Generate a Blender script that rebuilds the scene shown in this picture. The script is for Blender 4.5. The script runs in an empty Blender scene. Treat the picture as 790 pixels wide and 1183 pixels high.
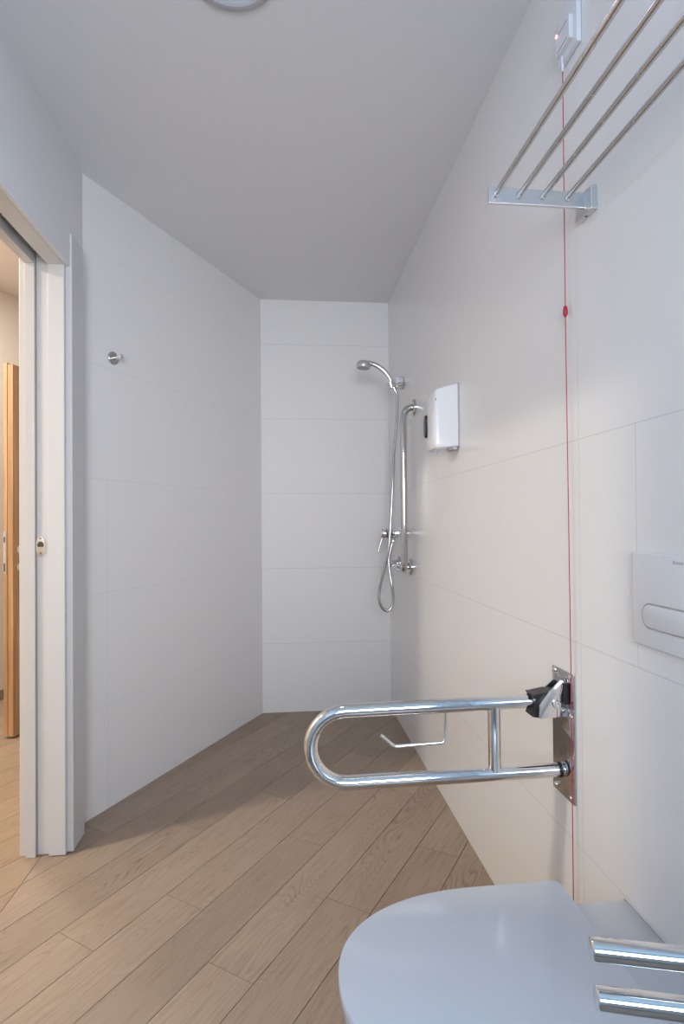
import bpy, bmesh, math, random
from mathutils import Vector, Matrix
random.seed(7)
SC = bpy.context.scene
COL = SC.collection
pi = math.pi

# ------------------------------------------------------------------ room numbers (metres)
XR = 0.647                      # right wall face
XL = -0.758                     # left wall face (door wall)
YBR, YBL, XBL = 3.343, 3.354, -0.129   # far wall: right end, left end
YL = 2.205                      # where the diagonal wall meets the door wall
H = 2.48
YF = -1.25                      # wall behind the camera
TH = 0.6074                     # plank direction
XT = -0.829                     # threshold between the two floors

# ------------------------------------------------------------------ materials
def new_mat(name):
    m = bpy.data.materials.new(name); m.use_nodes = True
    nt = m.node_tree; b = nt.nodes['Principled BSDF']
    return m, nt, b
def setp(b, col=None, rough=None, metal=None, spec=None, coat=None):
    if col is not None: b.inputs['Base Color'].default_value = (*col, 1)
    if rough is not None: b.inputs['Roughness'].default_value = rough
    if metal is not None: b.inputs['Metallic'].default_value = metal
    if spec is not None: b.inputs['Specular IOR Level'].default_value = spec
    if coat is not None: b.inputs['Coat Weight'].default_value = coat
def noise_rough(nt, b, base, amp, scale, coord='Object'):
    tc = nt.nodes.new('ShaderNodeTexCoord'); n = nt.nodes.new('ShaderNodeTexNoise'); n.inputs['Scale'].default_value = scale
    mr = nt.nodes.new('ShaderNodeMapRange'); mr.inputs['To Min'].default_value = base - amp; mr.inputs['To Max'].default_value = base + amp
    nt.links.new(tc.outputs[coord], n.inputs['Vector']); nt.links.new(n.outputs['Fac'], mr.inputs['Value'])
    nt.links.new(mr.outputs['Result'], b.inputs['Roughness'])
def simple(name, col, rough=.4, metal=0, spec=.5, coat=0, amp=.03, scale=8):
    m, nt, b = new_mat(name); setp(b, col, rough, metal, spec, coat)
    if amp: noise_rough(nt, b, rough, min(amp, rough * .5), scale)
    return m
def math_node(nt, op, a, bv=None, c=None):
    n = nt.nodes.new('ShaderNodeMath'); n.operation = op
    for i, x in enumerate((a, bv, c)):
        if x is None: continue
        if isinstance(x, (int, float)): n.inputs[i].default_value = x
        else: nt.links.new(x, n.inputs[i])
    return n.outputs[0]
def tile_mat(name, col, z0, verticals=(), axis='Y', joint_col=(.66, .66, .66), strength=1.0, rough=(.2, .26), fade=0.0):
    """white glazed rectified tiles: joints every 0.45 m in height, single upright joints at given positions"""
    m, nt, b = new_mat(name)
    g = nt.nodes.new('ShaderNodeNewGeometry'); s = nt.nodes.new('ShaderNodeSeparateXYZ'); nt.links.new(g.outputs['Position'], s.inputs[0])
    def line(v, half):
        d = math_node(nt, 'ABSOLUTE', v)
        return math_node(nt, 'LESS_THAN', d, half)
    zz = math_node(nt, 'SUBTRACT', s.outputs['Z'], z0)
    fr = math_node(nt, 'SUBTRACT', math_node(nt, 'FRACT', math_node(nt, 'ADD', math_node(nt, 'DIVIDE', zz, .45), .5)), .5)
    mask = line(fr, .0011 / .45)
    for (pos, za, zb) in verticals:
        lv = line(math_node(nt, 'SUBTRACT', s.outputs[axis], pos), .0011)
        lo = math_node(nt, 'GREATER_THAN', s.outputs['Z'], za); hi = math_node(nt, 'LESS_THAN', s.outputs['Z'], zb)
        mask = math_node(nt, 'MAXIMUM', mask, math_node(nt, 'MULTIPLY', lv, math_node(nt, 'MULTIPLY', lo, hi)))
    n = nt.nodes.new('ShaderNodeTexNoise'); n.inputs['Scale'].default_value = 1.7; n.inputs['Detail'].default_value = 2
    nt.links.new(g.outputs['Position'], n.inputs['Vector'])
    high = math_node(nt, 'GREATER_THAN', s.outputs['Z'], 1.5)
    mask = math_node(nt, 'MULTIPLY', mask, math_node(nt, 'SUBTRACT', 1.0, math_node(nt, 'MULTIPLY', high, fade)))
    mk = math_node(nt, 'MULTIPLY', mask, strength)
    mix = nt.nodes.new('ShaderNodeMix'); mix.data_type = 'RGBA'
    mix.inputs[6].default_value = (*col, 1); mix.inputs[7].default_value = (*joint_col, 1)
    nt.links.new(mk, mix.inputs[0]); nt.links.new(mix.outputs[2], b.inputs['Base Color'])
    mr = nt.nodes.new('ShaderNodeMapRange'); mr.inputs['To Min'].default_value = rough[0]; mr.inputs['To Max'].default_value = rough[1]
    nt.links.new(n.outputs['Fac'], mr.inputs['Value']); nt.links.new(mr.outputs['Result'], b.inputs['Roughness'])
    bp = nt.nodes.new('ShaderNodeBump'); bp.inputs['Strength'].default_value = .25; bp.inputs['Distance'].default_value = .001; bp.invert = True
    nt.links.new(mask, bp.inputs['Height']); nt.links.new(bp.outputs[0], b.inputs['Normal'])
    setp(b, spec=.45)
    return m
WHITE = (.86, .85, .845)
M = {}
M['tile_right'] = tile_mat('white_tile_right', WHITE, -.039, [(1.1565, -1, 3), (.959, .861, 1.311)], 'Y', (.71, .71, .71), fade=.75)
M['tile_far'] = tile_mat('white_tile_far', WHITE, -.039, rough=(.52, .6))
M['tile_left'] = tile_mat('white_tile_left', WHITE, -.039, [(2.31, -1, 1.311)], 'Y', (.77, .77, .77), rough=(.42, .5))
M['paint'] = simple('matt_white_paint', (.80, .80, .805), .6, spec=.3, amp=.05)
M['hall_paint'] = simple('warm_wall_paint', (.80, .73, .66), .6, spec=.3)
M['ceiling'] = simple('matt_ceiling_paint', (.82, .82, .83), .65, spec=.2)
M['lacquer'] = simple('white_lacquered_wood', (.67, .675, .685), .35, spec=.5)
M['ceramic'] = simple('glazed_ceramic', (.70, .72, .76), .09, spec=.5, coat=.3, amp=.01)
M['lid'] = simple('glossy_toilet_lid', (.66, .69, .74), .17, spec=.35, amp=.01)
M['plastic'] = simple('white_plastic', (.84, .84, .86), .22, spec=.5, amp=.02)
M['plastic_trim'] = simple('pale_grey_plastic', (.50, .50, .54), .35)
M['alarm_plastic'] = simple('alarm_white_plastic', (.78, .80, .84), .35)
M['black'] = simple('black_plastic', (.015, .015, .016), .35)
M['smoke'] = simple('smoked_window_plastic', (.03, .03, .035), .12, amp=.01)
M['chrome'] = simple('polished_chrome', (.80, .80, .80), .07, metal=1, amp=.015, scale=30)
M['engraving'] = simple('etched_steel', (.34, .33, .32), .4, metal=1)
M['chrome_soft'] = simple('worn_chrome', (.72, .72, .73), .17, metal=1, amp=.02, scale=30)
M['hose'] = simple('ribbed_metal_hose', (.55, .55, .56), .22, metal=1, amp=.03, scale=60)
M['mirror_steel'] = simple('mirror_polished_steel', (.60, .585, .57), .06, metal=1, amp=.01)
M['brushed'] = simple('brushed_steel', (.58, .57, .56), .26, metal=1, amp=.05, scale=60)
M['satin'] = simple('satin_steel', (.72, .72, .73), .32, metal=1, amp=.05, scale=40)
M['dark_metal'] = simple('dark_screw_recess', (.12, .12, .12), .4, metal=1)
M['red'] = simple('red_plastic', (.42, .015, .04), .35)
M['cord'] = simple('red_cord', (.45, .03, .06), .6)
M['gap'] = simple('dark_gap', (.05, .04, .035), .9, spec=.1, amp=0)
M['baseboard'] = simple('grey_baseboard', (.28, .25, .22), .5)
M['silicone'] = simple('grey_silicone', (.45, .44, .43), .5)
M['spray'] = simple('grey_spray_plate', (.35, .36, .37), .4)

def emit(name, col, strength):
    m, nt, b = new_mat(name); setp(b, (.8, .8, .8), .4)
    setp(b, (.35, .36, .38) if name == 'lamp_diffuser' else None)
    b.inputs['Emission Color'].default_value = (*col, 1); b.inputs['Emission Strength'].default_value = strength
    return m
M['led'] = emit('red_led', (1, .12, .16), 14)
M['diffuser'] = emit('lamp_diffuser', (.70, .83, 1.0), .25)
M['hall_diffuser'] = emit('hall_lamp_diffuser', (1, .84, .66), 3)
M['fill_pane'] = emit('glowing_fill_pane', (.36, .66, 1.0), 7.3)  # glow of the added pane, cool fill from behind the camera

def plank_mat(name, ca, cb, dark, tint=1.0):
    m, nt, b = new_mat(name)
    uv = nt.nodes.new('ShaderNodeUVMap'); uv.uv_map = 'UVMap'
    at = nt.nodes.new('ShaderNodeAttribute'); at.attribute_name = 'tone'
    sep = nt.nodes.new('ShaderNodeSeparateColor'); nt.links.new(at.outputs['Color'], sep.inputs[0])
    def mapped(sx, sy):
        mp = nt.nodes.new('ShaderNodeMapping'); mp.inputs['Scale'].default_value = (sx, sy, 1); nt.links.new(uv.outputs[0], mp.inputs['Vector']); return mp.outputs[0]
    n1 = nt.nodes.new('ShaderNodeTexNoise'); n1.inputs['Scale'].default_value = 1; n1.inputs['Detail'].default_value = 1.5; n1.inputs['Roughness'].default_value = .35
    nt.links.new(mapped(1.5, 7.5), n1.inputs['Vector'])
    # cathedral grain = contour lines of a slow stretched noise
    ring = math_node(nt, 'PINGPONG', math_node(nt, 'MULTIPLY', n1.outputs['Fac'], 40.0), .5)
    ring = math_node(nt, 'POWER', math_node(nt, 'MULTIPLY', ring, 2.0), 4.0)
    n4 = nt.nodes.new('ShaderNodeTexNoise'); n4.inputs['Scale'].default_value = 1; n4.inputs['Detail'].default_value = 2
    nt.links.new(mapped(3.2, 11), n4.inputs['Vector'])
    pm = nt.nodes.new('ShaderNodeMapRange'); pm.inputs['From Min'].default_value = .38; pm.inputs['From Max'].default_value = .62
    nt.links.new(n4.outputs['Fac'], pm.inputs['Value']); ring = math_node(nt, 'MULTIPLY', ring, pm.outputs[0])
    n2 = nt.nodes.new('ShaderNodeTexNoise'); n2.inputs['Scale'].default_value = 1; n2.inputs['Detail'].default_value = 3
    nt.links.new(mapped(7, 170), n2.inputs['Vector'])
    pore = nt.nodes.new('ShaderNodeMapRange'); pore.inputs['From Min'].default_value = .48; pore.inputs['From Max'].default_value = .72
    nt.links.new(n2.outputs['Fac'], pore.inputs['Value'])
    n3 = nt.nodes.new('ShaderNodeTexNoise'); n3.inputs['Scale'].default_value = 1; n3.inputs['Detail'].default_value = 2
    nt.links.new(mapped(1.3, 3.0), n3.inputs['Vector'])
    mix1 = nt.nodes.new('ShaderNodeMix'); mix1.data_type = 'RGBA'; mix1.inputs[6].default_value = (*ca, 1); mix1.inputs[7].default_value = (*cb, 1)
    t = math_node(nt, 'ADD', math_node(nt, 'MULTIPLY', sep.outputs[0], .5), math_node(nt, 'MULTIPLY', math_node(nt, 'SUBTRACT', n3.outputs['Fac'], .25), .8))
    t2 = nt.nodes.new('ShaderNodeClamp'); nt.links.new(t, t2.inputs[0]); nt.links.new(t2.outputs[0], mix1.inputs[0])
    mix2 = nt.nodes.new('ShaderNodeMix'); mix2.data_type = 'RGBA'; mix2.inputs[7].default_value = (*dark, 1)
    nt.links.new(mix1.outputs[2], mix2.inputs[6])
    g = math_node(nt, 'ADD', math_node(nt, 'MULTIPLY', ring, math_node(nt, 'ADD', math_node(nt, 'MULTIPLY', sep.outputs[1], .55), .15)), math_node(nt, 'MULTIPLY', pore.outputs[0], .40))
    gc = nt.nodes.new('ShaderNodeClamp'); nt.links.new(g, gc.inputs[0]); nt.links.new(gc.outputs[0], mix2.inputs[0])
    nt.links.new(mix2.outputs[2], b.inputs['Base Color'])
    bp = nt.nodes.new('ShaderNodeBump'); bp.inputs['Strength'].default_value = .3; bp.inputs['Distance'].default_value = .0008; bp.invert = True
    nt.links.new(g, bp.inputs['Height']); nt.links.new(bp.outputs[0], b.inputs['Normal'])
    setp(b, rough=.5, spec=.3)
    return m
M['plank'] = plank_mat('oak_look_planks', (.445, .342, .262), (.315, .242, .185), (.20, .135, .10))
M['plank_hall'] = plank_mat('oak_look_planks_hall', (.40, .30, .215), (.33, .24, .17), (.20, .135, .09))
def door_wood():
    m, nt, b = new_mat('honey_oak_veneer')
    g = nt.nodes.new('ShaderNodeTexCoord'); mp = nt.nodes.new('ShaderNodeMapping'); mp.inputs['Scale'].default_value = (40, 40, 1.6)
    n = nt.nodes.new('ShaderNodeTexNoise'); n.inputs['Scale'].default_value = 1; n.inputs['Detail'].default_value = 4
    nt.links.new(g.outputs['Object'], mp.inputs[0]); nt.links.new(mp.outputs[0], n.inputs[0])
    r = nt.nodes.new('ShaderNodeValToRGB'); r.color_ramp.elements[0].position = .35; r.color_ramp.elements[0].color = (.40, .235, .125, 1)
    r.color_ramp.elements[1].position = .65; r.color_ramp.elements[1].color = (.56, .36, .21, 1)
    nt.links.new(n.outputs['Fac'], r.inputs[0]); nt.links.new(r.outputs[0], b.inputs['Base Color']); setp(b, rough=.4)
    return m
M['door_wood'] = door_wood()

# ------------------------------------------------------------------ mesh helpers
def newbm(): return bmesh.new()
def link(name, bm, mat, parent=None, smooth=False, loc=None):
    bmesh.ops.recalc_face_normals(bm, faces=bm.faces[:])
    me = bpy.data.meshes.new(name); bm.to_mesh(me); bm.free()
    for mm in (mat if isinstance(mat, (list, tuple)) else [mat]): me.materials.append(mm)
    o = bpy.data.objects.new(name, me); COL.objects.link(o)
    if smooth:
        for p in me.polygons: p.use_smooth = True
        for p in me.polygons:
            if len(p.vertices) > 8: p.use_smooth = False
        try: me.set_sharp_from_angle(angle=math.radians(38))
        except Exception: pass
    if parent is not None:
        o.parent = parent; o.matrix_parent_inverse = Matrix.Translation(-parent.matrix_basis.translation)
    return o
def box(bm, x0, x1, y0, y1, z0, z1, bev=0, seg=2, mat=0):
    r = bmesh.ops.create_cube(bm, size=1)
    vs = r['verts']
    for v in vs: v.co = Vector(((x0 + x1) / 2 + v.co.x * (x1 - x0), (y0 + y1) / 2 + v.co.y * (y1 - y0), (z0 + z1) / 2 + v.co.z * (z1 - z0)))
    es = list({e for v in vs for e in v.link_edges})
    fs = list({f for v in vs for f in v.link_faces})
    for f in fs: f.material_index = mat
    if bev: bmesh.ops.bevel(bm, geom=es, offset=bev, segments=seg, profile=.5, affect='EDGES')
    return vs
def prism(bm, pts, axis, a, b, bev=0, mat=0):
    """extrude 2-D polygon along an axis. pts in the two remaining axes order (x,y,z minus axis)"""
    def mk(p, t):
        if axis == 'x': return (t, p[0], p[1])
        if axis == 'y': return (p[0], t, p[1])
        return (p[0], p[1], t)
    va = [bm.verts.new(mk(p, a)) for p in pts]; vb = [bm.verts.new(mk(p, b)) for p in pts]
    n = len(pts); fs = [bm.faces.new(va), bm.faces.new(vb)]
    for i in range(n): fs.append(bm.faces.new((va[i], va[(i + 1) % n], vb[(i + 1) % n], vb[i])))
    for f in fs: f.material_index = mat
    if bev:
        es = [e for e in {e for v in va + vb for e in v.link_edges}]
        bmesh.ops.bevel(bm, geom=es, offset=bev, segments=2, profile=.5, affect='EDGES')
def tube(bm, pts, r, seg=20, closed_ends=True, mat=0):
    pts = [Vector(p) for p in pts]; n = len(pts); rs = r if isinstance(r, (list, tuple)) else [r] * n
    t0 = (pts[1] - pts[0]).normalized(); up = Vector((0, 0, 1)) if abs(t0.z) < .9 else Vector((1, 0, 0))
    nrm = (up - t0 * up.dot(t0)).normalized(); rings = []
    for i, p in enumerate(pts):
        if i == 0: t = t0
        elif i == n - 1: t = (pts[i] - pts[i - 1]).normalized()
        else: t = ((pts[i] - pts[i - 1]).normalized() + (pts[i + 1] - pts[i]).normalized()).normalized()
        nrm = (nrm - t * nrm.dot(t)).normalized(); bi = t.cross(nrm)
        rings.append([bm.verts.new(p + (nrm * math.cos(2 * pi * k / seg) + bi * math.sin(2 * pi * k / seg)) * rs[i]) for k in range(seg)])
    for a, b in zip(rings, rings[1:]):
        for k in range(seg): bm.faces.new((a[k], a[(k + 1) % seg], b[(k + 1) % seg], b[k])).material_index = mat
    if closed_ends: bm.faces.new(rings[0]).material_index = mat; bm.faces.new(rings[-1]).material_index = mat
def lathe(bm, c, axis, prof, seg=32, mat=0):
    """prof: (distance along axis, radius)"""
    c = Vector(c); a = Vector(axis).normalized(); u = a.orthogonal().normalized(); w = a.cross(u); rings = []
    for (d, r) in prof:
        if r <= 1e-6: rings.append([bm.verts.new(c + a * d)]); continue
        rings.append([bm.verts.new(c + a * d + (u * math.cos(2 * pi * k / seg) + w * math.sin(2 * pi * k / seg)) * r) for k in range(seg)])
    for p, q in zip(rings, rings[1:]):
        for k in range(seg):
            k2 = (k + 1) % seg
            if len(p) == 1: f = bm.faces.new((p[0], q[k], q[k2]))
            elif len(q) == 1: f = bm.faces.new((p[k], p[k2], q[0]))
            else: f = bm.faces.new((p[k], p[k2], q[k2], q[k]))
            f.material_index = mat
    if len(rings[0]) > 1: bm.faces.new(rings[0]).material_index = mat
    if len(rings[-1]) > 1: bm.faces.new(rings[-1]).material_index = mat
def bez(p0, p1, p2, n=10):
    p0, p1, p2 = map(Vector, (p0, p1, p2)); return [(1 - t) ** 2 * p0 + 2 * t * (1 - t) * p1 + t * t * p2 for t in [i / n for i in range(n + 1)]]
def catmull(pts, n=8):
    P = [Vector(p) for p in pts]; P = [2 * P[0] - P[1]] + P + [2 * P[-1] - P[-2]]; out = []
    for i in range(1, len(P) - 2):
        for k in range(n):
            t = k / n; a, b, c, d = P[i - 1:i + 3]
            out.append(.5 * ((2 * b) + (c - a) * t + (2 * a - 5 * b + 4 * c - d) * t * t + (3 * b - a - 3 * c + d) * t ** 3))
    out.append(P[-2]); return out
def loft(bm, sections, mat=0):
    rings = [[bm.verts.new(p) for p in s] for s in sections]; n = len(rings[0])
    for a, b in zip(rings, rings[1:]):
        for k in range(n): bm.faces.new((a[k], a[(k + 1) % n], b[(k + 1) % n], b[k])).material_index = mat
    bm.faces.new(rings[0]).material_index = mat; bm.faces.new(rings[-1]).material_index = mat
def thing(name, label, cat, loc=(0, 0, 0)):
    o = bpy.data.objects.new(name, None); COL.objects.link(o); o.empty_display_size = .05
    o.location = loc; o['label'] = label; o['category'] = cat; return o
def tag(o, label, cat): o['label'] = label; o['category'] = cat; return o
def struct(o, label=None):
    o['kind'] = 'structure'
    if label: o['label'] = label
    return o

# ------------------------------------------------------------------ floor (individual planks in one mesh)
A_ = Vector((math.sin(TH), math.cos(TH))); N_ = Vector((math.cos(TH), -math.sin(TH)))
def clip(poly, hp):
    for (n, d) in hp:                     # keep n.p <= d
        out = []
        for i in range(len(poly)):
            a, b = poly[i], poly[(i + 1) % len(poly)]; fa, fb = a.dot(n) - d, b.dot(n) - d
            if fa <= 0: out.append(a)
            if (fa < 0 < fb) or (fb < 0 < fa): out.append(a + (b - a) * (fa / (fa - fb)))
        poly = out
        if len(poly) < 3: return None
    return poly
W = .1462
KNOWN = {-2: [.977, 1.89, 3.0], 0: [.45, 1.672, 2.75], 1: [-.1, 1.094, 2.17], -1: [.1, 1.232, 2.42], -5: [1.371, 2.60], -6: [.8, 1.99, 3.1], 3: [.75, 1.835, 2.9], -3: [.35, 1.55, 2.42], 2: [.3, 1.45, 2.55], -4: [.62, 1.75, 2.87]}
def make_floor(name, hp, mats, known, x0, gy):
    bm = newbm(); uvl = bm.loops.layers.uv.new('UVMap'); cl = bm.loops.layers.float_color.new('tone')
    for k in range(-24, 16):
        n0 = -1.151 + k * W; ends = list(known.get(k, []))
        rr = random.Random(k * 31 + 5)
        if not ends: ends = [rr.uniform(-.2, .9)]
        while ends[-1] < 6: ends.append(ends[-1] + rr.choice([.9, 1.1, 1.2, 1.2]))
        while ends[0] > -3: ends.insert(0, ends[0] - rr.choice([.9, 1.1, 1.2, 1.2]))
        for j in range(len(ends) - 1):
            a0, a1 = ends[j] + .0007, ends[j + 1] - .0007; b0, b1 = n0 + .001, n0 + W - .001
            poly = clip([A_ * a + N_ * b for a, b in ((a0, b0), (a1, b0), (a1, b1), (a0, b1))], hp)
            tone, ringy, ou, ov = rr.random(), rr.random(), rr.uniform(0, 50), rr.uniform(0, 50)
            if not poly: continue
            vs = [bm.verts.new((p.x, p.y, 0)) for p in poly]; lo = [bm.verts.new((p.x, p.y, -.004)) for p in poly]
            try: fs = [bm.faces.new(vs)]
            except ValueError: continue
            for i in range(len(vs)): fs.append(bm.faces.new((vs[i], vs[(i + 1) % len(vs)], lo[(i + 1) % len(vs)], lo[i])))
            for f in fs:
                for l in f.loops:
                    p = Vector(l.vert.co[:2]); l[uvl].uv = (p.dot(A_) + ou, p.dot(N_) + ov); l[cl] = (tone, ringy, 0, 1)
    (xa, xb, ya, yb) = gy
    f = bm.faces.new([bm.verts.new(c) for c in ((xa, ya, -.003), (xb, ya, -.003), (xb, yb, -.003), (xa, yb, -.003))]); f.material_index = 1
    me = bpy.data.meshes.new(name)
    bmesh.ops.recalc_face_normals(bm, faces=[f for f in bm.faces])
    for f in bm.faces:
        if abs(f.normal.z) > .9 and f.normal.z < 0: f.normal_flip()
    bm.to_mesh(me); bm.free()
    for mm in mats: me.materials.append(mm)
    o = bpy.data.objects.new(name, me); COL.objects.link(o); return struct(o)
V2 = Vector
make_floor('floor', [(V2((-1, 0)), -(XT + .001)), (V2((1, 0)), XR), (V2((0, -1)), -YF), (V2((0, 1)), 3.36)], [M['plank'], M['gap']], KNOWN, 0, (XT, XR, YF, 3.36))
KH = {-5: [.15, 1.39, 2.6], -4: [-.3, .9], -6: [.1, 1.3, 2.5], -7: [.2, 1.4, 2.5]}
make_floor('floor', [(V2((1, 0)), XT - .001), (V2((-1, 0)), 3.2), (V2((0, -1)), .6), (V2((0, 1)), 5.2)], [M['plank_hall'], M['gap']], KH, 0, (-3.2, XT, -.6, 5.2))

# ------------------------------------------------------------------ walls, ceilings
def wall(name, x0, x1, y0, y1, z0, z1, mat):
    bm = newbm(); box(bm, x0, x1, y0, y1, z0, z1); return struct(link(name, bm, mat))
wall('wall_right', XR, XR + .12, YF - .1, YBR + .1, -.01, H, M['tile_right'])
bm = newbm(); prism(bm, [(XR, YBR), (XBL, YBL), (XBL, YBL + .12), (XR, YBR + .12)], 'z', -.01, H); struct(link('wall_back', bm, M['tile_far']))
bm = newbm()                                         # diagonal wall, a prism with real thickness
dx, dy = XBL - XL, YBL - YL; L_ = math.hypot(dx, dy); ox, oy = -dy / L_ * .1, dx / L_ * .1
prism(bm, [(XL, YL), (XBL, YBL), (XBL + ox, YBL + oy + .06), (XL + ox, YL + oy)], 'z', -.01, H)
struct(link('wall_diagonal', bm, M['tile_left']))
# door wall, built round the opening and the slot for the sliding leaf
DY0, DY1, DZ = 1.10, 2.012, 2.03
TK = .145
bm = newbm()
box(bm, XL - TK, XL, DY1 + .001, YL + .03, -.01, H)
box(bm, XL - TK, XL, YF, DY0, -.01, H)
box(bm, XL - TK, XL, DY0, DY1 + .001, DZ + .05, H)
struct(link('wall_left', bm, M['tile_left'] if False else M['paint']))
# near wall, behind the camera, with the opening of an added, unseen window
WX0, WX1, WZ0, WZ1 = -.62, .42, 1.0, 2.05
bm = newbm()
box(bm, XL - TK, WX0, YF - .2, YF, -.01, H); box(bm, WX1, XR, YF - .2, YF, -.01, H)
box(bm, WX0, WX1, YF - .2, YF, -.01, WZ0); box(bm, WX0, WX1, YF - .2, YF, WZ1, H)
struct(link('wall_front', bm, M['paint']))
bm = newbm()
for a in ((WX0, WX0 + .05, WZ0, WZ1), (WX1 - .05, WX1, WZ0, WZ1), (WX0 + .05, WX1 - .05, WZ0, WZ0 + .05), (WX0 + .05, WX1 - .05, WZ1 - .05, WZ1)):
    box(bm, a[0], a[1], YF - .14, YF - .09, a[2], a[3], .004)
box(bm, -.12, -.08, YF - .14, YF - .09, WZ0 + .05, WZ1 - .05, .004)
w1 = struct(link('fill_window', bm, M['lacquer']))  # added window, out of view; frames the glowing pane used as fill
bm = newbm(); box(bm, WX0 + .04, WX1 - .04, YF - .118, YF - .112, WZ0 + .04, WZ1 - .04); link('fill_window_pane', bm, M['fill_pane'], w1)
bm = newbm(); box(bm, XL - TK, XR + .12, YF - .2, 3.5, H, H + .1); struct(link('ceiling', bm, M['ceiling']))
# corridor beyond the doorway
HD = Vector((dx, dy, 0)).normalized(); HN = Vector((HD.y, -HD.x, 0))
HP = Vector((-1.835, 3.82, 0))
HZ = 2.67
bm = newbm()
a, b = HP - HD * 2.0, HP + HD * 1.9
prism(bm, [(a.x, a.y), (b.x, b.y), (b.x - HN.x * .1, b.y - HN.y * .1), (a.x - HN.x * .1, a.y - HN.y * .1)], 'z', -.01, HZ)
struct(link('wall_corridor_back', bm, M['hall_paint']))
bm = newbm()
a2, b2 = a + HN * .012, b + HN * .012
prism(bm, [(a2.x, a2.y), (b2.x, b2.y), (b.x, b.y), (a.x, a.y)], 'z', .012, .065)
struct(link('baseboard_corridor', bm, M['baseboard']))
wall('wall_corridor_left', -3.05, -2.95, -.7, 5.2, -.01, HZ, M['hall_paint'])
wall('wall_corridor_front', -3.05, XL - TK, -.7, -.6, -.01, HZ, M['hall_paint'])
bm = newbm(); box(bm, -3.05, XL - TK + .0, -.7, 5.3, HZ, HZ + .1); struct(link('ceiling', bm, M['hall_paint']))
bm = newbm(); prism(bm, [(XL - TK, -.65), (XL - TK, 2.3), (XL - TK + .10, 2.3), (XL - TK + .10, -.65)], 'z', H + .1, HZ + .05); struct(link('wall_corridor_right', bm, M['hall_paint']))
bm = newbm(); prism(bm, [(XL + ox - .03, YL + oy), (XBL + ox, YBL + oy + .06), (XBL + ox + .5, YBL + oy + 1.0), (XBL + ox + .4, YBL + oy + 1.05), (XBL + ox - .06, YBL + oy + .1), (XL + ox - .09, YL + oy + .04)], 'z', -.01, HZ + .05)
struct(link('wall_corridor_side', bm, M['hall_paint']))

# ------------------------------------------------------------------ pocket door: frame, casing, leaf, lock
d1 = thing('door_1', 'white pocket sliding door frame with the leaf slid into the wall', 'door', (XL, 2.0, 0))
d1['kind'] = 'structure'
del d1['category']
JY = DY1
def part(name, m, parent, *boxes, bev=.0015, smooth=False):
    bm = newbm()
    for bx in boxes: box(bm, *bx, bev=bev)
    return link(name, bm, M[m], parent, smooth)
X0, X1, X2, X3, X4 = -.878, -.845, -.842, -.803, -.7475
part('jamb_lining', 'lacquer', d1, (X2 + .0395, X4, JY - .017, JY + .02, .003, DZ + .05))                 # room side lining
part('jamb_lining', 'lacquer', d1, (X0, X1, JY - .017, JY + .02, .0, DZ + .05))                          # corridor side lining
part('jamb_lining', 'lacquer', d1, (X2 + .0395, X4, DY0 - .02, DY0 + .014, .003, DZ + .05), (X0, X1, DY0 - .02, DY0 + .014, 0, DZ + .05))
part('head_lining', 'lacquer', d1, (X3, X4, DY0, JY - .017, DZ, DZ + .05))
part('head_lining', 'lacquer', d1, (X0, X1, DY0, JY - .02, DZ, DZ + .05))
part('track_slot', 'gap', d1, (X1, X3, DY0, JY + .0, DZ + .044, DZ + .05))
part('track_rail', 'brushed', d1, (-.832, -.822, DY0, JY - .002, DZ + .028, DZ + .044), bev=.001)
# casings: upright one is thicker than the head one, so its edge shows above the head
CX = -.7275
part('casing', 'lacquer', d1, (XL, CX, DY1, 2.122, .004, 2.148), bev=.002)
part('casing', 'lacquer', d1, (XL, CX, DY0 - .11, DY0 + .002, .004, 2.148), bev=.002)
part('head_casing', 'paint', d1, (X4 + .0006, CX - .007, DY0 + .002, DY1 - .0005, DZ + .001, 2.148), bev=.001)
part('corridor_casing', 'lacquer', d1, (XL - TK + .001, X0, DY1 - .0, 2.03, .004, 2.12), bev=.002)
leaf = part('door_leaf', 'lacquer', d1, (X2, X3 + .0005, JY - .007, JY + .16, .006, DZ + .03), bev=.002)
# oval lock plate on the leaf edge
bm = newbm()
ring = [(-.829 + .0155 * math.copysign(abs(math.cos(t)) ** .9, math.cos(t)), 1.0585 + .036 * math.sin(t)) for t in [2 * pi * i / 40 for i in range(40)]]
prism(bm, ring, 'y', JY - .0105, JY - .0065, bev=.0008)
lk = link('lock_plate', bm, M['satin'], leaf, True); lk['label'] = 'oval satin steel lock plate'
bm = newbm(); prism(bm, [(-.829 + .0105 * math.cos(t), 1.063 + .012 * max(-.55, math.sin(t))) for t in [2 * pi * i / 28 for i in range(28)]], 'y', JY - .0115, JY - .0095)
link('latch_opening', bm, M['dark_metal'], leaf)
bm = newbm(); lathe(bm, (-.829, JY - .0105, 1.085), (0, -1, 0), [(0, .0028), (.001, .0022)], 12)
link('plate_screw', bm, M['dark_metal'], leaf)
bm = newbm(); lathe(bm, (-.829, JY - .0105, 1.034), (0, -1, 0), [(0, .0028), (.001, .0022)], 12)
link('plate_screw', bm, M['dark_metal'], leaf)

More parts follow.
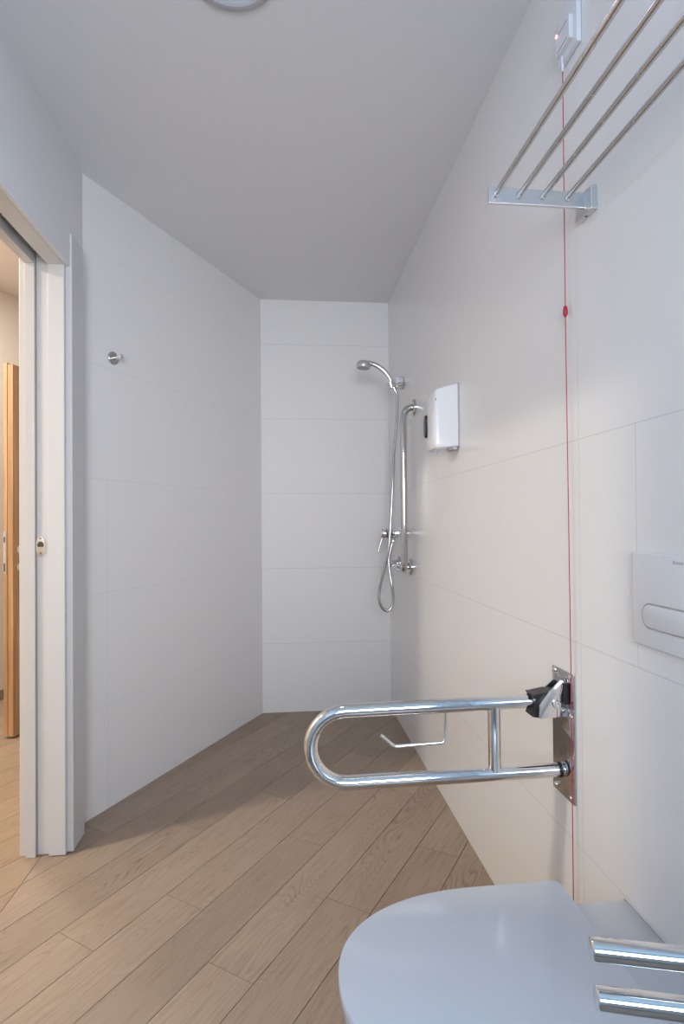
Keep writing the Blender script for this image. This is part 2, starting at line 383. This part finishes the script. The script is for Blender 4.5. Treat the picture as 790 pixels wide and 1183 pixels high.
# ------------------------------------------------------------------ wooden door standing open in the corridor
E0 = Vector((-1.480, 3.128)); E1 = Vector((-1.428, 3.112))
d2 = struct(tag(None or thing('door_2', 'honey oak veneered door leaf standing open in the corridor', 'door', (E1.x, E1.y, 0)), 'honey oak veneered door leaf standing open in the corridor', 'door'))
del d2['category']
ed = (E1 - E0).normalized(); fd = Vector((-ed.y, ed.x))     # edge direction; face direction (away from the camera)
fd = Vector((.30, .954)).normalized()
def P2(o, u, w): q = o + ed * u + fd * w; return (q.x, q.y)
th_ = (E1 - E0).length
bm = newbm()
prism(bm, [P2(E0, .022, 0), P2(E0, th_, 0), P2(E0, th_, .80), P2(E0, .022, .80)], 'z', .012, 1.990)
prism(bm, [P2(E0, 0, -.004), P2(E0, .022, -.004), P2(E0, .022, .80), P2(E0, 0, .80)], 'z', .012, 2.0)
link('door_leaf', bm, M['door_wood'], d2)
bm = newbm(); q = E0 + ed * .009
prism(bm, [P2(E0, .000, -.0075), P2(E0, .017, -.0075), P2(E0, .017, -.0035), P2(E0, .000, -.0035)], 'z', .875, 1.10, bev=.0015)
link('lock_faceplate', bm, M['satin'], d2)['label'] = 'satin steel lock faceplate on the door edge'
bm = newbm()
for z0_, z1_ in ((.885, .93), (1.04, 1.07)): prism(bm, [P2(E0, .005, -.0085), P2(E0, .012, -.0085), P2(E0, .012, -.007), P2(E0, .005, -.007)], 'z', z0_, z1_)
link('keeper_slot', bm, M['dark_metal'], d2)
fn = Vector((fd.y, -fd.x, 0))
for zz, hn in ((1.0, True), (.905, False)):
    c = E1 + fd * .048; bm = newbm(); lathe(bm, (c.x, c.y, zz), fn, [(-.001, .026), (.006, .026), (.009, .022), (.009, .012), (.03, .010)] if hn else [(-.001, .026), (.006, .026), (.009, .022)], 28)
    link('rosette', bm, M['chrome'], d2, True)
    if hn:
        bm = newbm(); p = Vector((c.x, c.y, zz)) + fn * .03; tube(bm, [Vector((c.x, c.y, zz)) + fn * .02, p + fn * .012, p + fn * .018 + Vector((fd.x, fd.y, 0)) * .02, p + fn * .018 + Vector((fd.x, fd.y, 0)) * .11], .009, 14)
        link('lever_handle', bm, M['chrome'], d2, True)
    if hn:
        c2 = E0 + fd * .062; bm = newbm(); lathe(bm, (c2.x, c2.y, zz), -fn, [(-.001, .026), (.006, .026), (.009, .022), (.009, .012), (.02, .010)], 28)
        link('rosette', bm, M['chrome'], d2, True)
        bm = newbm(); p = Vector((c2.x, c2.y, zz)) - fn * .028; tube(bm, [Vector((c2.x, c2.y, zz)) - fn * .01, p, p + Vector((fd.x, fd.y, 0)) * .10], .0075, 12); link('lever_handle', bm, M['chrome'], d2, True)

# ------------------------------------------------------------------ ceiling lights
def round_light(name, label, c, ro, ri, mdiff, drop=.007):
    t = thing(name, label, 'ceiling light', c)
    bm = newbm(); n = 64; prof = [(0, ro), (drop * .6, ro), (drop, ro - .004), (drop, ri + .004), (drop * .55, ri), (0, ri)]
    rings = [[bm.verts.new((c[0] + r * math.cos(2 * pi * k / n), c[1] + r * math.sin(2 * pi * k / n), c[2] - d)) for k in range(n)] for d, r in prof]
    for i in range(len(rings)):
        a, b = rings[i], rings[(i + 1) % len(rings)]
        for k in range(n): bm.faces.new((a[k], a[(k + 1) % n], b[(k + 1) % n], b[k]))
    link('bezel', bm, M['plastic_trim'], t, True)
    bm = newbm(); lathe(bm, (c[0], c[1], c[2] - .0005), (0, 0, -1), [(0, ri - .0005), (drop * .5, ri - .0005)], 64)
    link('diffuser', bm, mdiff, t, True)
    return t
round_light('ceiling_light', 'round recessed ceiling light with grey rim above the floor centre, at the top edge', (-.121, 1.345, H), .12, .098, M['diffuser'])
round_light('ceiling_light', 'round warm ceiling light in the corridor outside the doorway', (-2.4, 1.28, HZ), .17, .155, M['hall_diffuser'])

# ------------------------------------------------------------------ wall hook on the diagonal wall
wn = Vector((dy / L_, -dx / L_, 0)); hp_ = Vector((-.687, 2.335, 1.808))
hk = thing('wall_hook', 'small round chrome robe hook with knob on the angled left wall', 'hook', hp_)
bm = newbm(); lathe(bm, hp_, wn, [(-.0005, .026), (.006, .026), (.0075, .0245), (.0078, 0)], 40); link('rosette', bm, M['brushed'], hk, True)
bm = newbm(); lathe(bm, hp_ + wn * .0075, wn, [(-.001, .007), (.028, .0065), (.030, .0105), (.036, .0115), (.042, .0105), (.044, .008), (.044, 0)], 28); link('peg', bm, M['chrome'], hk, True)

# ------------------------------------------------------------------ shower: holder, hand shower, mixer
HY = 2.93
sh = thing('shower_holder', 'chrome shower head holder on the right wall near the corner', 'shower holder', (XR, HY, 1.87))
bm = newbm(); box(bm, .602, XR - .0005, HY - .028, HY + .028, 1.853, 1.913, .006, 3); link('wall_bracket', bm, M['satin'], sh)
bm = newbm(); lathe(bm, (.585, HY, 1.856), Vector((-.35, 0, 1)), [(0, .016), (.03, .018), (.032, .014), (.0, .0135)], 28); tube(bm, [(.590, HY - .004, 1.868), (.640, HY - .036, 1.868)], .012, 16); link('holder_ring', bm, M['chrome_soft'], sh, True)
hs = thing('hand_shower', 'chrome hand shower with grey spray head and long looping hose, in its wall holder', 'hand shower', (.585, HY, 1.87))
bm = newbm()
hpth = catmull([(.604, HY, 1.838), (.590, HY, 1.868), (.572, HY, 1.908), (.545, HY, 1.943), (.512, HY, 1.968), (.480, HY, 1.982), (.452, HY, 1.987)], 6)
nn = len(hpth); tube(bm, hpth, [.0105 + .004 * min(1, i / (nn * .5)) for i in range(nn)], 20); link('handle', bm, M['chrome_soft'], hs, True)
bm = newbm(); hc = Vector((.433, HY, 1.992)); hdn = Vector((-.10, -.03, -1)).normalized()
lathe(bm, hc, hdn, [(-.006, 0), (-.005, .018), (.0, .030), (.010, .0375), (.024, .0385), (.032, .037), (.034, .033)], 36); hd = link('spray_head', bm, M['satin'], hs, True)
bm = newbm(); lathe(bm, hc + hdn * .0335, hdn, [(0, .0325), (.002, .031), (.003, 0)], 36)
for rr_, nn_ in ((.009, 6), (.018, 12), (.026, 18)):
    for k in range(nn_):
        u = hdn.orthogonal().normalized(); w_ = hdn.cross(u); t = 2 * pi * k / nn_
        lathe(bm, hc + hdn * .035 + (u * math.cos(t) + w_ * math.sin(t)) * rr_, hdn, [(0, .0014), (.0022, .001)], 6)
link('spray_plate', bm, M['spray'], hd, True)
MY = 2.945
hose = catmull([(.604, HY, 1.842), (.614, HY, 1.80), (.611, HY, 1.70), (.595, HY, 1.52), (.581, HY - .015, 1.33), (.566, HY - .02, 1.10), (.553, HY - .02, .98), (.527, HY - .01, .86), (.509, HY, .775), (.506, HY, .722), (.520, HY, .680), (.549, HY, .660), (.574, HY, .680), (.583, HY, .735), (.575, HY, .80), (.566, HY + .01, .87), (.563, MY, .93), (.574, MY, .99), (.588, MY, 1.035)], 10)
bm = newbm(); tube(bm, hose, [.0078 + .0006 * (i % 2) for i in range(len(hose))], 14); link('hose', bm, M['hose'], hs, True)
bm = newbm(); tube(bm, hose[:4], [.0105, .0105, .010, .0085], 16); link('hose_nut', bm, M['chrome'], hs, True)
bm = newbm(); tube(bm, hose[-4:], [.009, .0115, .0115, .0115], 16); link('hose_nut', bm, M['chrome'], hs, True)
mx = thing('shower_mixer', 'chrome single lever shower mixer on the right wall behind the upright grab rail', 'mixer tap', (XR, MY, 1.073))
for yy in (MY - .075, MY + .075):
    bm = newbm(); lathe(bm, (XR - .0005, yy, 1.073), (-1, 0, 0), [(0, .032), (.006, .032), (.012, .024), (.014, .013), (.05, .013)], 32); link('wall_flange', bm, M['chrome'], mx, True)
bm = newbm(); lathe(bm, (.597, MY - .098, 1.073), (0, 1, 0), [(0, .012), (.002, .018), (.02, .0215), (.098, .024), (.176, .0215), (.194, .018), (.196, .012)], 32)
lathe(bm, (.597, MY, 1.060), (0, 0, -1), [(0, .014), (.02, .013), (.024, .011)], 24)
lathe(bm, (.600, MY, 1.073), (-1, 0, 0), [(0, .027), (.026, .027), (.028, .022), (.032, .022), (.034, .027), (.048, .027), (.050, .022)], 32)
link('body', bm, M['chrome'], mx, True)
bm = newbm(); lathe(bm, (.549, MY, 1.073), (-1, 0, 0), [(0, .026), (.022, .026), (.028, .022), (.029, 0)], 32)
tube(bm, [(.531, MY, 1.062), (.524, MY, 1.035), (.514, MY, 1.0), (.506, MY, .975)], [.006, .0052, .0045, .004], 12)
link('lever', bm, M['chrome'], mx, True)

# ------------------------------------------------------------------ L-shaped grab rail on the right wall
gx, gz = .590, .903
gr = thing('grab_rail', 'tall chrome L-shaped grab rail on the right wall of the shower', 'grab rail', (XR, 2.68, .90))
bm = newbm(); gy = 2.68; R = .055
path = [(XR - .004, gy, 1.698), (XR - .012, gy, 1.698)] + bez((gx + .043, gy, 1.698), (gx + .002, gy, 1.698), (gx, gy, 1.63), 16) + [(gx, gy, 1.3), (gx, gy, gz + .03)] + bez((gx, gy, gz + .022), (gx, gy, gz), (gx, gy + .024, gz), 8)[1:] + [(gx, 2.98, gz)] + bez((gx, 3.03, gz), (gx, 3.075, gz), (gx + .04, 3.075, gz), 8) + [(XR - .004, 3.075, gz)]
tube(bm, path, .0165, 24)
link('rail_tube', bm, M['mirror_steel'], gr, True)
bm = newbm(); tube(bm, [(gx, 2.785, gz), (XR - .004, 2.785, gz)], .0125, 20); link('rail_support', bm, M['chrome'], gr, True)
for (yy, zz) in ((gy, 1.698), (2.785, gz), (3.075, gz)):
    bm = newbm(); lathe(bm, (XR - .0005, yy, zz), (-1, 0, 0), [(0, .041), (.008, .041), (.012, .037), (.013, .018)], 36); link('wall_flange', bm, M['mirror_steel'], gr, True)

# ------------------------------------------------------------------ soap dispenser
dsp = thing('soap_dispenser', 'white wall-mounted soap dispenser with rounded front and dark level window', 'dispenser', (XR, 2.05, 1.41))
y0, y1, z0, z1 = 1.985, 2.105, 1.405, 1.640
def dsec(z, front, inset=0):                      # outline in x,y at height z; front = how far it stands out
    pts = []; ya, yb = y0 + inset, y1 - inset; n = 14
    pts.append((XR - .004, ya, z)); pts.append((XR - .05, ya, z))
    for i in range(n + 1):
        t = i / n; a = pi * t
        yy = (ya + yb) / 2 - (yb - ya) / 2 * math.cos(a) if True else 0
        s = max(0, math.sin(a)) ** .42
        pts.append((XR - .074 - (front - .074) * s, yy, z))
    pts.append((XR - .05, yb, z)); pts.append((XR - .004, yb, z)); return pts
secs = []
for k_, (z, fr_, ins) in enumerate(((z0, .096, .006), (z0 + .003, .104, .002), (z0 + .012, .1085, 0), (z0 + .03, .111, 0), (z0 + .06, .114, 0), (z0 + .10, .115, 0), (z0 + .135, .1125, 0), (z0 + .165, .109, 0), (z0 + .21, .106, 0), (z0 + .226, .104, 0), (z0 + .233, .100, .002), (z0 + .236, .092, .006))):
    tb = max(0, (z - z0 - .12) / .116); bb_ = max(0, (.12 - (z - z0)) / .12)
    secs.append([(p[0], p[1], p[2] + .006 - (XR - .004 - p[0]) * (.30 * tb) - (XR - .004 - p[0]) * .10 * bb_) for p in dsec(z, fr_ - .011, ins)])
bm = newbm(); loft(bm, secs); cvr = link('cover', bm, M['plastic'], dsp, True)
bm = newbm(); box(bm, XR - .0045, XR - .0005, y0 - .003, y1 + .003, z0 + .004, z1 + .006, .001); link('back_plate', bm, M['plastic_trim'], dsp)
bm = newbm()                                         # oval level window following the bulge
ring = []
n = 28
cy_, cz_ = 2.062, 1.495
ctr = bm.verts.new((XR - .1115, cy_, cz_))
inner = [bm.verts.new((XR - .1112, cy_ + .015 * math.cos(2 * pi * k / n), cz_ + .040 * math.sin(2 * pi * k / n))) for k in range(n)]
outer = [bm.verts.new((XR - .1015, cy_ + .019 * math.cos(2 * pi * k / n), cz_ + .045 * math.sin(2 * pi * k / n))) for k in range(n)]
for k in range(n):
    bm.faces.new((ctr, inner[k], inner[(k + 1) % n])); bm.faces.new((inner[k], outer[k], outer[(k + 1) % n], inner[(k + 1) % n]))
link('level_window', bm, M['smoke'], dsp, True)['label'] = 'dark oval level window'
bm = newbm(); box(bm, XR - .084, XR - .062, 2.03, 2.055, z0 - .012, z0 + .006, .003); lathe(bm, (XR - .073, 2.043, z0 - .006), (0, 0, -1), [(0, .006), (.012, .0045)], 16); link('nozzle', bm, M['plastic_trim'], dsp, True)
bm = newbm(); box(bm, XR - .089, XR - .085, y0 - .0006, y0 + .004, z0 + .176, z0 + .181, .001); link('lock_dot', bm, M['dark_metal'], dsp)
bm = newbm(); lathe(bm, (XR - .028, y0 + .02, z0 + .002), (0, 0, -1), [(0, .007), (.006, .006)], 16); link('key_slot', bm, M['plastic_trim'], dsp)
bm = newbm(); box(bm, XR - .024, XR - .006, y0 + .004, y0 + .07, z0 - .006, z0 + .008, .002); link('base_clip', bm, M['plastic_trim'], dsp)

# ------------------------------------------------------------------ fold-down grab bar with paper hook
fb = thing('grab_bar', 'large U-shaped fold-down chrome grab bar beside the toilet, on a steel wall plate', 'grab bar', (XR, 1.232, .64))
P0 = Vector((XR, 1.232)); DB = Vector((-.9945, .105)).normalized(); DN = Vector((.105, .9945))
def bp(s, z, off=0): q = P0 + DB * s + DN * off; return Vector((q.x, q.y, z))
RB = .0163
def zu(s): return .7182 - .0500 * s
def zl(s): return .5553 - .0560 * s + .0
cs = .5075; zc = (zu(cs) + zl(cs)) / 2; RR = (zu(cs) - zl(cs)) / 2
arc = [bp(cs + RR * math.sin(t), zc + RR * math.cos(t)) for t in [pi * i / 30 for i in range(31)]]
bm = newbm(); tube(bm, [bp(.062, zu(.062)), bp(.25, zu(.25))] + arc + [bp(.25, zl(.25)), bp(.004, zl(0))], RB, 32); link('bar_tube', bm, M['chrome'], fb, True)
bm = newbm(); tube(bm, [bp(.1635, zu(.1635) - .006), bp(.1625, zl(.1625) + .006)], .0148, 28); link('cross_tube', bm, M['chrome'], fb, True)
bm = newbm()
hkp = [bp(.2765, zu(.2765) - .012), bp(.2765, .640)] + bez(bp(.2765, .632), bp(.2765, .6185), bp(.292, .6180), 6) + [bp(.384, .6115), ] + bez(bp(.392, .611), bp(.398, .611), bp(.402, .615), 4) + [bp(.427, .6365)]
tube(bm, hkp, .0041, 14); link('paper_hook', bm, M['chrome'], fb, True)['label'] = 'thin bent chrome paper roll hook'
bm = newbm(); box(bm, XR - .005, XR - .0005, 1.182, 1.281, .494, .786, .002); box(bm, XR - .0068, XR - .004, 1.205, 1.262, .655, .775, .001)
pl = link('wall_plate', bm, M['mirror_steel'], fb, True)
for (yy, zz) in ((1.266, .778), (1.194, .778), (1.224, .690), (1.192, .690), (1.266, .506), (1.194, .506)):
    bm = newbm(); lathe(bm, (XR - .0045, yy, zz), (-1, 0, 0), [(0, .0062), (.002, .0060), (.004, .0044), (.0048, .0022), (.0048, 0)], 20); link('screw', bm, M['chrome'], pl, True)
bm = newbm()                                          # small engraved mark on the plate
for k in range(5): box(bm, XR - .0056, XR - .0046, 1.222 + k * .008, 1.2275 + k * .008, .585 + .001 * (k % 2), .5905 + .002 * (k % 2))
link('engraved_mark', bm, M['engraving'], pl)
# hinge bracket: two cheeks and a spine, black insert between
NEAR = [(XR - .005, .686), (XR - .005, .7535), (.636, .7575), (.629, .769), (.624, .7690), (.586, .730), (.579, .7210), (.574, .713), (.573, .684)]
FAR = [(XR - .005, .686), (XR - .005, .752), (.640, .756), (.632, .756), (.604, .732), (.590, .722), (.585, .690)]
for off, prof in ((-.024, NEAR), (.024, FAR)):
    bm = newbm(); yc = 1.232 + off
    prism(bm, prof, 'y', yc - .0022, yc + .0022, bev=.0007)
    link('bracket_cheek', bm, M['chrome' if off < 0 else 'black'], fb, True)
bm = newbm(); box(bm, XR - .012, XR - .004, 1.2075, 1.2565, .684, .772, .001); link('bracket_spine', bm, M['mirror_steel'], fb)
bm = newbm(); box(bm, XR - .016, XR - .0055, 1.1985, 1.2065, .715, .764, .002); link('stop_block', bm, M['black'], fb)
bm = newbm()
prism(bm, [(.636, .694), (.632, .742), (.600, .742), (.574, .737), (.560, .7355), (.5675, .728), (.572, .7135), (.5665, .694), (.560, .686), (.574, .6835)], 'y', 1.2115, 1.2525, bev=.0015)
link('hinge_insert', bm, M['black'], fb)['label'] = 'black plastic hinge insert'
bm = newbm(); lathe(bm, (.6144, 1.206, .715), (0, -1, 0), [(-.01, .0045), (.0005, .0045), (.0006, .0095), (.004, .0095), (.0055, .0085), (.0056, .0045), (.003, .004), (.003, 0)], 28)
link('pivot_bolt', bm, M['chrome'], fb, True)
bm = newbm(); tube(bm, [bp(.010, zl(.010)), bp(.0175, zl(.0175))], .0174, 28); link('rubber_buffer', bm, M['black'], fb, True)['label'] = 'black rubber ring on the lower bar'
bm = newbm(); lathe(bm, bp(.006, zl(0)), (1, 0, 0), [(-.0, .012), (.004, .012)], 20); link('lower_socket', bm, M['chrome'], fb, True)

# ------------------------------------------------------------------ toilet
tl = thing('toilet', 'white glazed wall-hung toilet with closed D-shaped lid, in the near right corner', 'toilet', (XR, .831, 0))
def dshape(x_tip, x_back, hw, z, xs=.36, p=2.25, n=44, cb=.012):
    cy = .831; pts = []; L = xs - x_tip
    for i in range(n + 1):                           # far side round the tip to near side
        t = -pi / 2 + pi * i / n
        c, s = math.cos(t), math.sin(t)
        pts.append((xs - L * (abs(c) ** (2 / p)), cy - hw * math.copysign(abs(s) ** (2 / p), s), z))
    # back corners
    def arc_(cx, cyy, a0, a1): return [(cx + cb * math.cos(a0 + (a1 - a0) * k / 5), cyy + cb * math.sin(a0 + (a1 - a0) * k / 5), z) for k in range(6)]
    pts += arc_(x_back - cb, cy - hw + cb, -pi / 2, 0) + arc_(x_back - cb, cy + hw - cb, 0, pi / 2)
    return pts
def plate(x_tip, x_back, hw, za, zb, r=.003, **k):
    return [dshape(x_tip + r, x_back - r, hw - r, za, **k), dshape(x_tip + r * .3, x_back - r * .3, hw - r * .3, za + r * .3, **k), dshape(x_tip, x_back, hw, za + r, **k), dshape(x_tip, x_back, hw, zb - r, **k), dshape(x_tip + r * .3, x_back - r * .3, hw - r * .3, zb - r * .3, **k), dshape(x_tip + r, x_back - r, hw - r, zb, **k)]
bm = newbm(); loft(bm, plate(.078, .519, .189, .4265, .445, .004)); link('lid', bm, M['lid'], tl, True)
bm = newbm(); loft(bm, plate(.082, .515, .185, .4075, .4255, .003)); link('seat', bm, M['lid'], tl, True)
bm = newbm(); sec = []
for z, xt, hw, p in ((.4055, .098, .170, 2.3), (.4035, .090, .1765, 2.3), (.398, .088, .1785, 2.3), (.36, .090, .178, 2.25), (.30, .112, .170, 2.2), (.22, .165, .152, 2.1), (.15, .235, .132, 2.1), (.11, .275, .12, 2.1), (.105, .285, .115, 2.1)):
    sec.append(dshape(xt, XR - .0015, hw, z, xs=max(.37, xt + .14), p=p, cb=.004))
loft(bm, sec); link('bowl', bm, M['ceramic'], tl, True)
for yy in (.831 - .075, .831 + .075):
    bm = newbm(); lathe(bm, (.538, yy, .405), (0, 0, 1), [(0, .017), (.004, .017), (.006, .015)], 24); tube(bm, [(.538, yy, .4085), (.516, yy, .4145)], .006, 12); link('hinge', bm, M['ceramic'], tl, True)
bm = newbm(); box(bm, XR - .0014, XR - .0004, .831 - .1785, .831 + .1785, .30, .4065); link('wall_seal', bm, M['silicone'], tl)
# flush plate
fp = thing('flush_plate', 'white rectangular toilet flush plate with long oval button on the right wall', 'flush plate', (XR, .84, .99))
bm = newbm(); box(bm, XR - .009, XR - .0005, .713, .961, .907, 1.074, .003, 3); link('cover_plate', bm, M['plastic'], fp, True)
def stadium(yc, zc, hl, r, n=12): return [(yc + hl + r * math.cos(t), zc + r * math.sin(t)) for t in [-pi / 2 + pi * i / n for i in range(n + 1)]] + [(yc - hl + r * math.cos(t), zc + r * math.sin(t)) for t in [pi / 2 + pi * i / n for i in range(n + 1)]]
bm = newbm(); prism(bm, stadium(.837, .9635, .0725, .0228), 'x', XR - .0105, XR - .008); link('button_frame', bm, M['mirror_steel'], fp)['label'] = 'thin chrome rim of the button'
bm = newbm(); prism(bm, stadium(.837, .9635, .0725, .0197), 'x', XR - .0118, XR - .0095, bev=.0006); bt = link('button', bm, M['plastic'], fp, True)
bm = newbm()
for k, (a, zt) in enumerate(((0, .006), (.0065, .0045), (.0125, .0045), (.0185, .0045))):
    box(bm, XR - .0093, XR - .0089, .852 - a - .0045, .852 - a, 1.0585, 1.0585 + zt)
link('embossed_mark', bm, M['plastic_trim'], fp)

# ------------------------------------------------------------------ towel rack
rk = thing('towel_rack', 'brushed steel towel rack with four long bars, high on the right wall', 'towel rack', (XR, 1.14, 1.83))
YA, YB2 = 1.100, .43
for yy in (YA, YB2):
    s = 1 if yy == YA else -1
    bm = newbm(); box(bm, .4262, XR - .010, yy, yy + s * .008, 1.790, 1.8235, .0012); link('side_bracket', bm, M['satin'], rk)
    bm = newbm(); ya, yb = (yy - .028, yy + .034) if s > 0 else (yy - .034, yy + .028)
    box(bm, XR - .0140, XR - .0005, ya, yb, 1.774, 1.8235, .0015)
    link('wall_mount', bm, M['satin'], rk)
    bm = newbm(); lathe(bm, (XR - .007, (ya + yb) / 2, 1.7743), (0, 0, -1), [(0, .0035), (.0006, .003)], 16); link('grub_screw', bm, M['dark_metal'], rk)
for xx in (.4411, .4918, .5425, .5957):
    bm = newbm(); tube(bm, [(xx, YA + .002, 1.809), (xx, YB2 - .002, 1.809)], .0056, 20); b_ = link('bar', bm, M['brushed'], rk, True)
    bm = newbm(); lathe(bm, (xx, YA - .006, 1.8035), (0, -.3, -1), [(0, .0036), (.0035, .003), (.004, 0)], 14); link('set_screw', bm, M['chrome'], b_, True)

# ------------------------------------------------------------------ emergency alarm and pull cord
al = thing('alarm_switch', 'white wall box with a red light and a long red pull cord', 'emergency alarm', (XR, 1.165, 2.17))
bm = newbm(); box(bm, XR - .012, XR - .0005, 1.125, 1.205, 2.168, 2.29, .0015); link('wall_box', bm, M['alarm_plastic'], al)
bm = newbm(); box(bm, XR - .022, XR - .011, 1.138, 1.198, 2.186, 2.238, .0015); md = link('switch_module', bm, M['alarm_plastic'], al)
bm = newbm(); box(bm, XR - .0222, XR - .0215, 1.146, 1.190, 2.192, 2.1935); link('seam', bm, M['dark_metal'], md)
bm = newbm(); box(bm, XR - .0222, XR - .0215, 1.146, 1.190, 2.230, 2.2315); link('seam', bm, M['dark_metal'], md)
bm = newbm(); lathe(bm, (XR - .0215, 1.192, 2.233), (-1, 0, 0), [(0, .0035), (.002, .003), (.003, 0)], 16); link('indicator_light', bm, M['led'], al, True)['label'] = 'glowing red indicator light'
bm = newbm(); tube(bm, [(XR - .011, 1.1885, 2.185), (XR - .011, 1.1875, 2.150)], [.004, .003], 12); link('cord_guide', bm, M['alarm_plastic'], al, True)
bm = newbm(); tube(bm, [(.636, 1.1870, 2.165), (.636, 1.1870, 1.604), (.636, 1.1835, 1.2), (.636, 1.1800, .787), (.636, 1.1808, .12)], .0011, 8); cd = link('pull_cord', bm, M['cord'], al, True); cd['label'] = 'thin red pull cord'
bm = newbm(); lathe(bm, (.636, 1.1870, 1.618), (0, 0, -1), [(0, .0015), (.003, .004), (.013, .0055), (.020, .005), (.026, .002), (.027, 0)], 20); link('bead', bm, M['red'], cd, True)
bm = newbm(); n = 32
tube(bm, [(.636, 1.1808 + .018 * math.sin(2 * pi * k / n), .102 + .018 * math.cos(2 * pi * k / n)) for k in range(n + 1)], .003, 10); link('pull_ring', bm, M['red'], cd, True)

# ------------------------------------------------------------------ near chrome rail, two stubby bars
nr = thing('double_rail', 'pair of short chrome bars above the toilet, at the right edge', 'rail', (XR, .585, .55))
dn = Vector((.27, -.075, 0)).normalized()
for z, xs_ in ((.5975, .377), (.5362, .3832)):
    s = Vector((xs_, .66, z)); e = s + dn * ((XR - .008 - s.x) / dn.x)
    bm = newbm(); tube(bm, [s, s + dn * .001, s + dn * .003, e], [.0115, .0128, .0135, .0135], 28); link('bar', bm, M['chrome'], nr, True)
bm = newbm(); box(bm, XR - .009, XR - .0005, .545, .625, .49, .645, .003); link('wall_plate', bm, M['chrome'], nr, True)

# ------------------------------------------------------------------ lights
def area(name, loc, target, sx, sy, power, col, shape='RECTANGLE', spread=None):
    l = bpy.data.lights.new(name, 'AREA'); l.shape = shape; l.size = sx; l.size_y = sy; l.energy = power; l.color = col
    if spread: l.spread = spread
    o = bpy.data.objects.new(name, l); COL.objects.link(o); o.location = loc
    o.rotation_euler = (Vector(target) - Vector(loc)).to_track_quat('-Z', 'Y').to_euler(); return o
WC = ((WX0 + WX1) / 2, YF - .05, (WZ0 + WZ1) / 2)
area('corridor_lamp', (-2.4, 1.28, HZ - .02), (-2.4, 1.28, 0), .24, .24, 56, (1.0, .90, .74), 'DISK')
area('corridor_fill_far', (-1.75, 2.9, HZ - .02), (-1.75, 2.9, 0), .30, .30, 24, (1.0, .93, .85), 'DISK')  # added fill without a fixture, brightens the far end of the corridor
area('window_fill_beam', WC, (WC[0], 3, 1.45), .9, .9, 7.2, (1.0, .89, .80), spread=math.radians(70))  # added fill beam, kept narrow to carry light to the far walls
area('ceiling_lamp', (-.121, 1.345, H - .015), (-.121, 1.345, 0), .18, .18, 1.2, (.60, .68, 1.0), 'DISK')

w = bpy.data.worlds.new('World'); SC.world = w; w.use_nodes = True
w.node_tree.nodes['Background'].inputs[0].default_value = (.8, .88, 1, 1); w.node_tree.nodes['Background'].inputs[1].default_value = .3

# ------------------------------------------------------------------ camera
cam = bpy.data.cameras.new('camera'); co = bpy.data.objects.new('camera', cam); COL.objects.link(co)
Rv = Vector((0.99443169, -0.1051242, -0.00738374)); Uv = Vector((0.00635797, -0.01008947, 0.99992889)); Fv = Vector((0.10519122, 0.99440792, 0.00936491))
mw = Matrix.Identity(4)
for i in range(3): mw[i][0], mw[i][1], mw[i][2] = Rv[i], Uv[i], -Fv[i]
mw[2][3] = 1.1302
co.matrix_world = mw
cam.sensor_fit = 'VERTICAL'; cam.sensor_height = 36.0; cam.sensor_width = 24.04
cam.lens = 640.43 / 1183 * 36.0
cam.shift_y = 6.94 / 1183; cam.clip_start = .02
SC.camera = co
vs = SC.view_settings; vs.view_transform = 'Standard'; vs.look = 'None'; vs.gamma = 1; vs.use_curve_mapping = False; vs.exposure = 0.0
